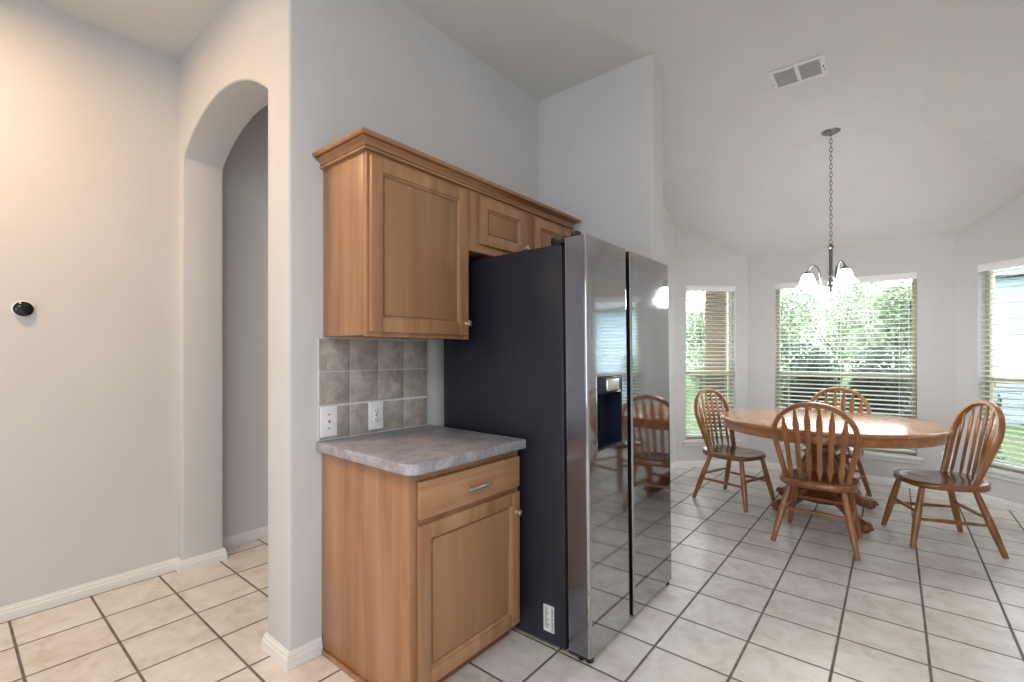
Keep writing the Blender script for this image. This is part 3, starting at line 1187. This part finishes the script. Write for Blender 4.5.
# ------------------------------------------------------------------ chairs
def make_chair(label):
    c = thing('dining_chair', label, 'chair', group='arrow-back oak chairs round the table')
    # saddle seat
    b = bmesh.new()
    prof = []
    n = 48
    for k in range(n):
        t = 2 * PI * k / n
        cx, sy = math.cos(t), math.sin(t)
        x = math.copysign(abs(cx) ** (0.55 if sy < 0 else 0.66), cx)
        y = math.copysign(abs(sy) ** (0.95 if sy < 0 else 0.72), sy)
        w = 0.232
        prof.append((x * w, y * (0.222 if y > 0 else 0.236)))
    ztop = 0.432  # top of the saddle
    rings = []
    for sc, z in ((0.90, 0.392), (0.975, 0.395), (1.0, 0.405), (1.0, 0.418), (0.985, 0.428), (0.95, ztop), (0.78, ztop - 0.003), (0.55, ztop - 0.008), (0.28, ztop - 0.010)):
        ring = []
        for x, y in prof:
            zz = z
            if z > 0.422:
                zz = z + 0.010 * max(0, -y / 0.2) ** 2
            if z >= 0.403 and y > 0.12:
                zz -= 0.008 * ((y - 0.12) / 0.1) ** 2
            ring.append(b.verts.new((x * sc, y * sc, zz)))
        rings.append(ring)
    for a, q in zip(rings, rings[1:]):
        for k in range(n):
            j = (k + 1) % n
            b.faces.new((a[k], a[j], q[j], q[k]))
    b.faces.new(list(reversed(rings[0])))
    b.faces.new(rings[-1])
    bmesh.ops.recalc_face_normals(b, faces=b.faces[:])
    m = MB()
    m.merge(b)
    m.build('seat', M['oak_seat'], c, angle=60)
    # legs
    ends = {}
    for s in (-1, 1):
        for fr_ in (-1, 1):
            top = Vector((s * 0.150, 0.155 if fr_ > 0 else -0.125, 0.405))
            bot = Vector((s * 0.214, 0.236, 0.0)) if fr_ > 0 else Vector((s * 0.236, -0.240, 0.0))
            ends[(s, fr_)] = (top, bot)
            m = MB()
            pts = [top.lerp(bot, t) for t in (0, 0.1, 0.3, 0.5, 0.65, 0.85, 1.0)]
            m.tube(pts, [0.0165, 0.0175, 0.020, 0.0215, 0.021, 0.0175, 0.0155], 14)
            bmesh.ops.bisect_plane(m.bm, geom=m.bm.verts[:] + m.bm.edges[:] + m.bm.faces[:], plane_co=(0, 0, 0.0005), plane_no=(0, 0, 1), clear_inner=True)
            es = [e for e in m.bm.edges if e.is_boundary]
            bmesh.ops.holes_fill(m.bm, edges=es)
            m.build('leg', M['oak'], c, angle=50)

    def on(s, f_, z):
        t, bt = ends[(s, f_)]
        return bt.lerp(t, z / 0.405)
    for a, q, ax in (((-1, -1, 0.225), (1, -1, 0.225), 'x'), ((-1, 1, 0.225), (1, 1, 0.225), 'x'), ((-1, -1, 0.185), (-1, 1, 0.185), 'y'), ((1, -1, 0.185), (1, 1, 0.185), 'y')):
        A, B = on(*a), on(*q)
        m = MB()
        m.tube([A.lerp(B, t) for t in (0.03, 0.2, 0.5, 0.8, 0.97)], [0.0085, 0.0105, 0.0125, 0.0105, 0.0085], 10)
        m.build('stretcher', M['oak_x'], c, angle=50)
    # bow back on a leaning plane
    lean = 0.285

    def onp(x, z):
        return Vector((x, -0.118 - lean * (z - 0.45), z))
    hp = [onp(-0.178, 0.418), onp(-0.190, 0.50), onp(-0.207, 0.58), onp(-0.224, 0.66), onp(-0.236, 0.735)]
    zc, rx, rz = 0.735, 0.236, 0.222
    for k in range(1, 24):
        t = PI - PI * k / 24
        hp.append(onp(rx * math.cos(t), zc + rz * math.sin(t) ** 0.92))
    hp += [onp(0.236, 0.735), onp(0.224, 0.66), onp(0.207, 0.58), onp(0.190, 0.50), onp(0.178, 0.418)]
    nn = len(hp)
    rad = [1.0] * nn
    sec = [(0.0155 * a_, 0.018 * b_) for a_, b_ in ((1, .55), (.6, 1), (-.6, 1), (-1, .55), (-1, -.55), (-.6, -1), (.6, -1), (1, -.55))]
    nrm = Vector((0, 1, lean)).normalized()
    m = MB()
    m.tube(hp, rad, sect=sec, up=nrm)
    m.build('bow_back', M['oak'], c, angle=45)
    # six arrow spindles fanning out
    for k in range(6):
        u = -1 + k * 0.4
        xb, xt = u * 0.138, u * 0.178
        zb = 0.428
        back = 0.062 * (1 - (xb / 0.178) ** 2)
        xx = xt / rx
        zt = zc + rz * math.sqrt(max(0.0, 1 - xx * xx)) - 0.004
        m = MB()
        b = bmesh.new()
        pr = [(0, .006), (.05, .007), (.15, .0165), (.35, .0145), (.55, .016), (.73, .0195), (.78, .0195), (.92, .0085), (1.0, .005)]
        th_ = 0.0052
        rr = []
        side = Vector((1, 0, 0))
        for t, w in pr:
            p = onp(xb + (xt - xb) * t, zb + (zt - zb) * t) + Vector((0, -back * (1 - t), 0))
            rr.append([b.verts.new(p + side * (w * a_) + nrm * (th_ * b_)) for a_, b_ in ((1, .45), (.7, 1), (-.7, 1), (-1, .45), (-1, -.45), (-.7, -1), (.7, -1), (1, -.45))])
        for a, q in zip(rr, rr[1:]):
            for i in range(8):
                j = (i + 1) % 8
                b.faces.new((a[i], a[j], q[j], q[i]))
        b.faces.new(list(reversed(rr[0])))
        b.faces.new(rr[-1])
        bmesh.ops.recalc_face_normals(b, faces=b.faces[:])
        m.merge(b)
        m.build('arrow_spindle', M['oak'], c, angle=30)
    return c


ch = make_chair('arrow-back oak chair nearest the camera, seen from behind')
spots = [
    (1.514, 3.868, -1.0, None),
    (0.83, 4.43, -108.0, 'arrow-back oak chair at the left end of the table beside the narrow window'),
    (2.157, 4.380, 111.5, 'arrow-back oak chair at the right end of the table, turned sideways'),
    (1.482, 5.13, 171.0, 'arrow-back oak chair on the far side of the table, against the wide window'),
]
for i, (x, y, a, lab_) in enumerate(spots):
    o = ch if i == 0 else copy_tree(ch)
    o.location = (x, y, 0)
    o.rotation_euler = (0, 0, R(a))
    if lab_:
        o['label'] = lab_

# ------------------------------------------------------------------ chandelier
CH = Vector((1.532, 4.48, 0))
cd = thing('chandelier', 'brushed nickel three-light chandelier with lit white bell shades over the table', 'chandelier', (CH.x, CH.y, CZ))
m = MB()
m.lathe([(0.001, -0.030), (0.012, -0.030), (0.016, -0.022), (0.045, -0.016), (0.064, -0.006), (0.066, 0.0)], 32)
m.build('ceiling_canopy', M['lampmetal'], cd)
m = MB()
zt, zb = -0.028, 2.160 - CZ
nl = 26
for k in range(nl):
    za = zt - (zt - zb) * k / nl
    lk = (zt - zb) / nl
    pts = []
    for q in range(12):
        t = 2 * PI * q / 12
        u, v = 0.0095 * math.cos(t), (lk * 0.5 + 0.004) * math.sin(t)
        pts.append((u, 0, za - lk / 2 + v) if k % 2 else (0, u, za - lk / 2 + v))
    m.tube(pts, 0.0026, 6, closed=True)
m.build('chain', M['lampmetal'], cd, angle=60)
m = MB()
B0 = -CZ
m.lathe([(0.003, 2.165 + B0), (0.012, 2.158 + B0), (0.014, 2.145 + B0), (0.022, 2.138 + B0), (0.022, 2.130 + B0), (0.013, 2.122 + B0), (0.012, 1.95 + B0), (0.016, 1.94 + B0), (0.014, 1.90 + B0),
         (0.020, 1.87 + B0), (0.030, 1.85 + B0), (0.030, 1.838 + B0), (0.016, 1.822 + B0), (0.010, 1.80 + B0), (0.014, 1.792 + B0), (0.009, 1.782 + B0), (0.001, 1.778 + B0)], 20)
m.build('center_column', M['lampmetal'], cd)
depv = Vector((CH.x - 1.9197, CH.y)).normalized()
latv = Vector((depv.y, -depv.x))
for a in (185, 305, 65):
    d2 = latv * math.cos(R(a)) + depv * math.sin(R(a))
    m = MB()
    prof = [(0.024, 1.845), (0.045, 1.820), (0.062, 1.832), (0.068, 1.88), (0.076, 1.945), (0.092, 1.988), (0.114, 2.003), (0.137, 1.990), (0.153, 1.963), (0.156, 1.938)]
    m.tube([(d2.x * r, d2.y * r, z + B0) for r, z in prof], 0.0062, 10)
    m.tube([(d2.x * r, d2.y * r, z + B0) for r, z in ((0.055, 1.822), (0.062, 1.806), (0.052, 1.796), (0.043, 1.803))], [0.0055, 0.005, 0.0045, 0.004], 8)
    m.build('arm', M['lampmetal'], cd)
    sx, sy = d2.x * 0.156, d2.y * 0.156
    m = MB()
    m.lathe([(0.010, 1.956 + B0), (0.020, 1.952 + B0), (0.026, 1.943 + B0), (0.027, 1.924 + B0)], 20, center=(sx, sy))
    m.build('socket_cup', M['lampmetal'], cd)
    m = MB()
    outer = [(0.025, 1.935), (0.034, 1.926), (0.044, 1.908), (0.050, 1.885), (0.056, 1.862), (0.068, 1.842), (0.083, 1.831)]
    inner = [(r - 0.003, z - 0.0015) for r, z in outer]
    m.lathe([(r, z + B0) for r, z in outer + list(reversed(inner))], 32, center=(sx, sy), caps=False)
    m.build('lamp_shade', M['shade'], cd, angle=60)
    m = MB()
    m.sphere((sx, sy, 1.876 + B0), 0.026, 14, (1, 1, 1.15))
    m.tube([(sx, sy, 1.896 + B0), (sx, sy, 1.930 + B0)], 0.013, 12)
    m.build('bulb', M['shade'], cd, angle=60)
    lamp('chandelier_bulb_light', 'POINT', (CH.x + sx, CH.y + sy, 1.81), 9, (1.0, 0.99, 0.975), radius=0.06)

# ------------------------------------------------------------------ ceiling vent
vt = thing('ceiling_vent', 'white two-panel air register on the flat ceiling near the chandelier', 'vent', (1.452, 3.412, CZ))
m = MB()
hx_, hy_ = 0.152, 0.122
for a in ((-hx_, hx_, -hy_, -hy_ + 0.026), (-hx_, hx_, hy_ - 0.026, hy_), (-hx_, -hx_ + 0.03, -hy_ + 0.026, hy_ - 0.026), (hx_ - 0.03, hx_, -hy_ + 0.026, hy_ - 0.026), (-0.011, 0.011, -hy_ + 0.026, hy_ - 0.026)):
    m.box(a[0], a[1], a[2], a[3], -0.009, -0.0005, 0.002)
m.build('register_frame', M['vent'], vt)
for (xa, xb) in ((-hx_ + 0.03, -0.011), (0.011, hx_ - 0.03)):
    m = MB()
    m.box(xa, xb, -hy_ + 0.026, hy_ - 0.026, -0.003, -0.0005)
    ny = 12
    for k in range(ny):
        y = -hy_ + 0.032 + k * (2 * hy_ - 0.064) / (ny - 1)
        b = MB()
        m.box(xa, xb, y - 0.0065, y + 0.0065, -0.0006, 0.0006, mat=Matrix.Translation((0, y, -0.006)) @ Matrix.Rotation(R(14), 4, 'X') @ Matrix.Translation((0, -y, 0)))
        b.bm.free()
    m.build('louver_panel', M['ventslot'], vt)
m = MB()
m.box(hx_ - 0.020, hx_ - 0.014, -0.01, 0.006, -0.014, -0.009, 0.001)
m.build('damper_lever', M['slot'], vt)
for sx in (-hx_ + 0.014, hx_ - 0.014):
    m = MB()
    m.lathe([(0.002, -0.0112), (0.004, -0.0105), (0.0045, -0.009)], 10, center=(sx, 0.045))
    m.build('screw', M['slot'], vt)

# ------------------------------------------------------------------ garden outside the bay
m = MB()
gx, gy = 24, 24
m.box(-28, 28, 2.0, 60, -0.40, -0.14)
struct(m.build('lawn', M['lawn']))
m = MB()
m.box(-0.02, 0.42, 6.42, 6.80, -0.139, 2.52, 0.006)
tag(m.build('brick_pillar', M['brick']), 'brown brick pillar outside the narrow left bay window', 'pillar')
def offs(d):
    k = d * math.tan(R(22.5))
    return [(P0[0] - d * .7071 - 0.4, P0[1] + d * .7071 - 0.4), (P1[0] - k, P1[1] + d), (P2[0] + k, P2[1] + d), (P3[0] + d * .7071 + 0.4, P3[1] + d * .7071 - 0.4)]


m = MB()
m.prism(offs(0.14) + list(reversed(offs(0.95))), 'z', 2.53, 2.66)
struct(m.build('shade_overhang', M['trim']))  # unseen overhang, added to shade the brick pillar


def foliage(m, blobs, count, size, rnd):
    b = bmesh.new()
    tot = sum(r ** 2 for _, r, _ in blobs)
    for c, r, sq in blobs:
        for k in range(int(count * r * r / tot)):
            th_ = rnd.uniform(0, 2 * PI)
            cz = rnd.uniform(-1, 1)
            sr = math.sqrt(1 - cz * cz)
            d = Vector((sr * math.cos(th_), sr * math.sin(th_), cz))
            p = Vector(c) + Vector((d.x * r, d.y * r, d.z * r * sq)) * (rnd.random() ** 0.35)
            ax = Vector((rnd.gauss(0, 1), rnd.gauss(0, 1), rnd.gauss(0, 1))).normalized()
            s = ax.orthogonal().normalized()
            s.rotate(Matrix.Rotation(rnd.uniform(0, 6.28), 3, ax))
            w = ax.cross(s)
            L = size * rnd.uniform(0.7, 1.3)
            fold = ax * L * 0.10
            v = [b.verts.new(q) for q in (p - s * L * .5, p - s * L * .1 + w * L * .24 + fold, p + s * L * .3 + w * L * .18 + fold, p + s * L * .55, p + s * L * .3 - w * L * .18 + fold, p - s * L * .1 - w * L * .24 + fold)]
            b.faces.new((v[0], v[1], v[2], v[3]))
            b.faces.new((v[0], v[3], v[4], v[5]))
    m.merge(b)


def plant(name, label, cat, loc, blobs, count, size, mat, trunk, group, seed):
    rnd = random.Random(seed)
    t = thing(name, label, cat, loc, group=group)
    m = MB()
    foliage(m, blobs, count, size, rnd)
    m.build('foliage', mat, t, angle=10)
    m = MB()
    for pts, rad in trunk:
        m.tube(pts, rad, 8)
    m.build('trunk', M['bark'], t, angle=50)
    return t


def stems(h, n, spread, rnd, r=0.018):
    out = []
    for k in range(n):
        a = rnd.uniform(0, 2 * PI)
        q = spread * rnd.uniform(0.4, 1)
        out.append(([(0.04 * math.cos(a), 0.04 * math.sin(a), -0.02), (q * .5 * math.cos(a), q * .5 * math.sin(a), h * .5), (q * math.cos(a), q * math.sin(a), h)], [r, r * .7, r * .35]))
    return out


rs = random.Random(5)
for i, (x, y, h, r, n, lab_) in enumerate([
        (0.22, 7.36, 1.42, 0.33, 5200, 'green leafy shrub outside the left part of the wide window'),
        (1.02, 7.72, 1.36, 0.33, 5200, 'green leafy shrub outside the centre of the wide window'),
        (1.74, 7.20, 1.24, 0.33, 5200, 'green leafy shrub outside the right part of the wide window'),
        (2.50, 7.66, 1.10, 0.33, 4200, 'green leafy shrub outside between the wide window and the right one'),
        (3.55, 8.30, 1.30, 0.36, 4000, 'green leafy shrub seen through the right bay window')]):
    bl = []
    for k in range(8):
        a = rs.uniform(0, 6.28)
        bl.append(((0.13 * math.cos(a), 0.13 * math.sin(a), 0.25 + (h - 0.25) * k / 7), rs.uniform(0.8, 1.0) * r, 0.95))
    plant('shrub', lab_, 'shrub', (x, y, -0.139), bl, n, 0.055, M['leaf_shrub'], stems(h, 6, 0.25, rs), 'shrubs outside the bay', 20 + i)
for i, (x, y, h, r, lab_) in enumerate([
        (-4.0, 19.0, 2.3, 1.5, 'leafy garden tree seen through the narrow left window'),
        (-0.85, 16.2, 2.55, 1.35, 'small pale green tree beyond the left third of the wide window'),
        (0.40, 20.5, 2.7, 1.7, 'small pale green tree beyond the centre of the wide window'),
        (-0.45, 25.5, 3.6, 2.3, 'pale green tree farthest back, behind the other trees of the wide window'),
        (1.95, 14.6, 1.9, 0.95, 'small pale green tree beyond the right third of the wide window')]):
    rs = random.Random(60 + i)
    bl = []
    for k in range(12):
        a = rs.uniform(0, 6.28)
        q = rs.uniform(0.1, 0.75) * r
        bl.append(((q * math.cos(a), q * math.sin(a), h + rs.uniform(-1.2, 1.1) * r), rs.uniform(0.42, 0.6) * r, 0.9))
    tr = [([(0, 0, -0.02), (0.05, 0.02, h * .4), (0, 0, h)], [0.06, 0.05, 0.03])]
    for k in range(5):
        a = k * 1.25
        tr.append(([(0.02, 0, h * .45), (0.4 * r * math.cos(a), 0.4 * r * math.sin(a), h * .8), (0.7 * r * math.cos(a), 0.7 * r * math.sin(a), h * 1.1)], [0.022, 0.018, 0.01]))
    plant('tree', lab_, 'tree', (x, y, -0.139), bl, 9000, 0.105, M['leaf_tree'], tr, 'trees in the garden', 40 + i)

# neighbouring house
nh = thing('neighbor_house', 'pale sided house seen through the blind of the right bay window', 'house', (6.6, 16.0, -0.139))
m = MB()
m.box(-3.2, 3.2, -2.5, 2.5, 0, 3.0)
for k in range(18):
    m.box(-3.2, 3.2, -2.53, -2.5, 0.05 + k * 0.16, 0.19 + k * 0.16, 0.006)
m.build('walls', M['siding'], nh)
m = MB()
m.prism([(-3.0, 2.95), (3.0, 2.95), (0, 4.6)], 'x', -3.6, 3.6)
m.build('roof', M['slot'], nh)
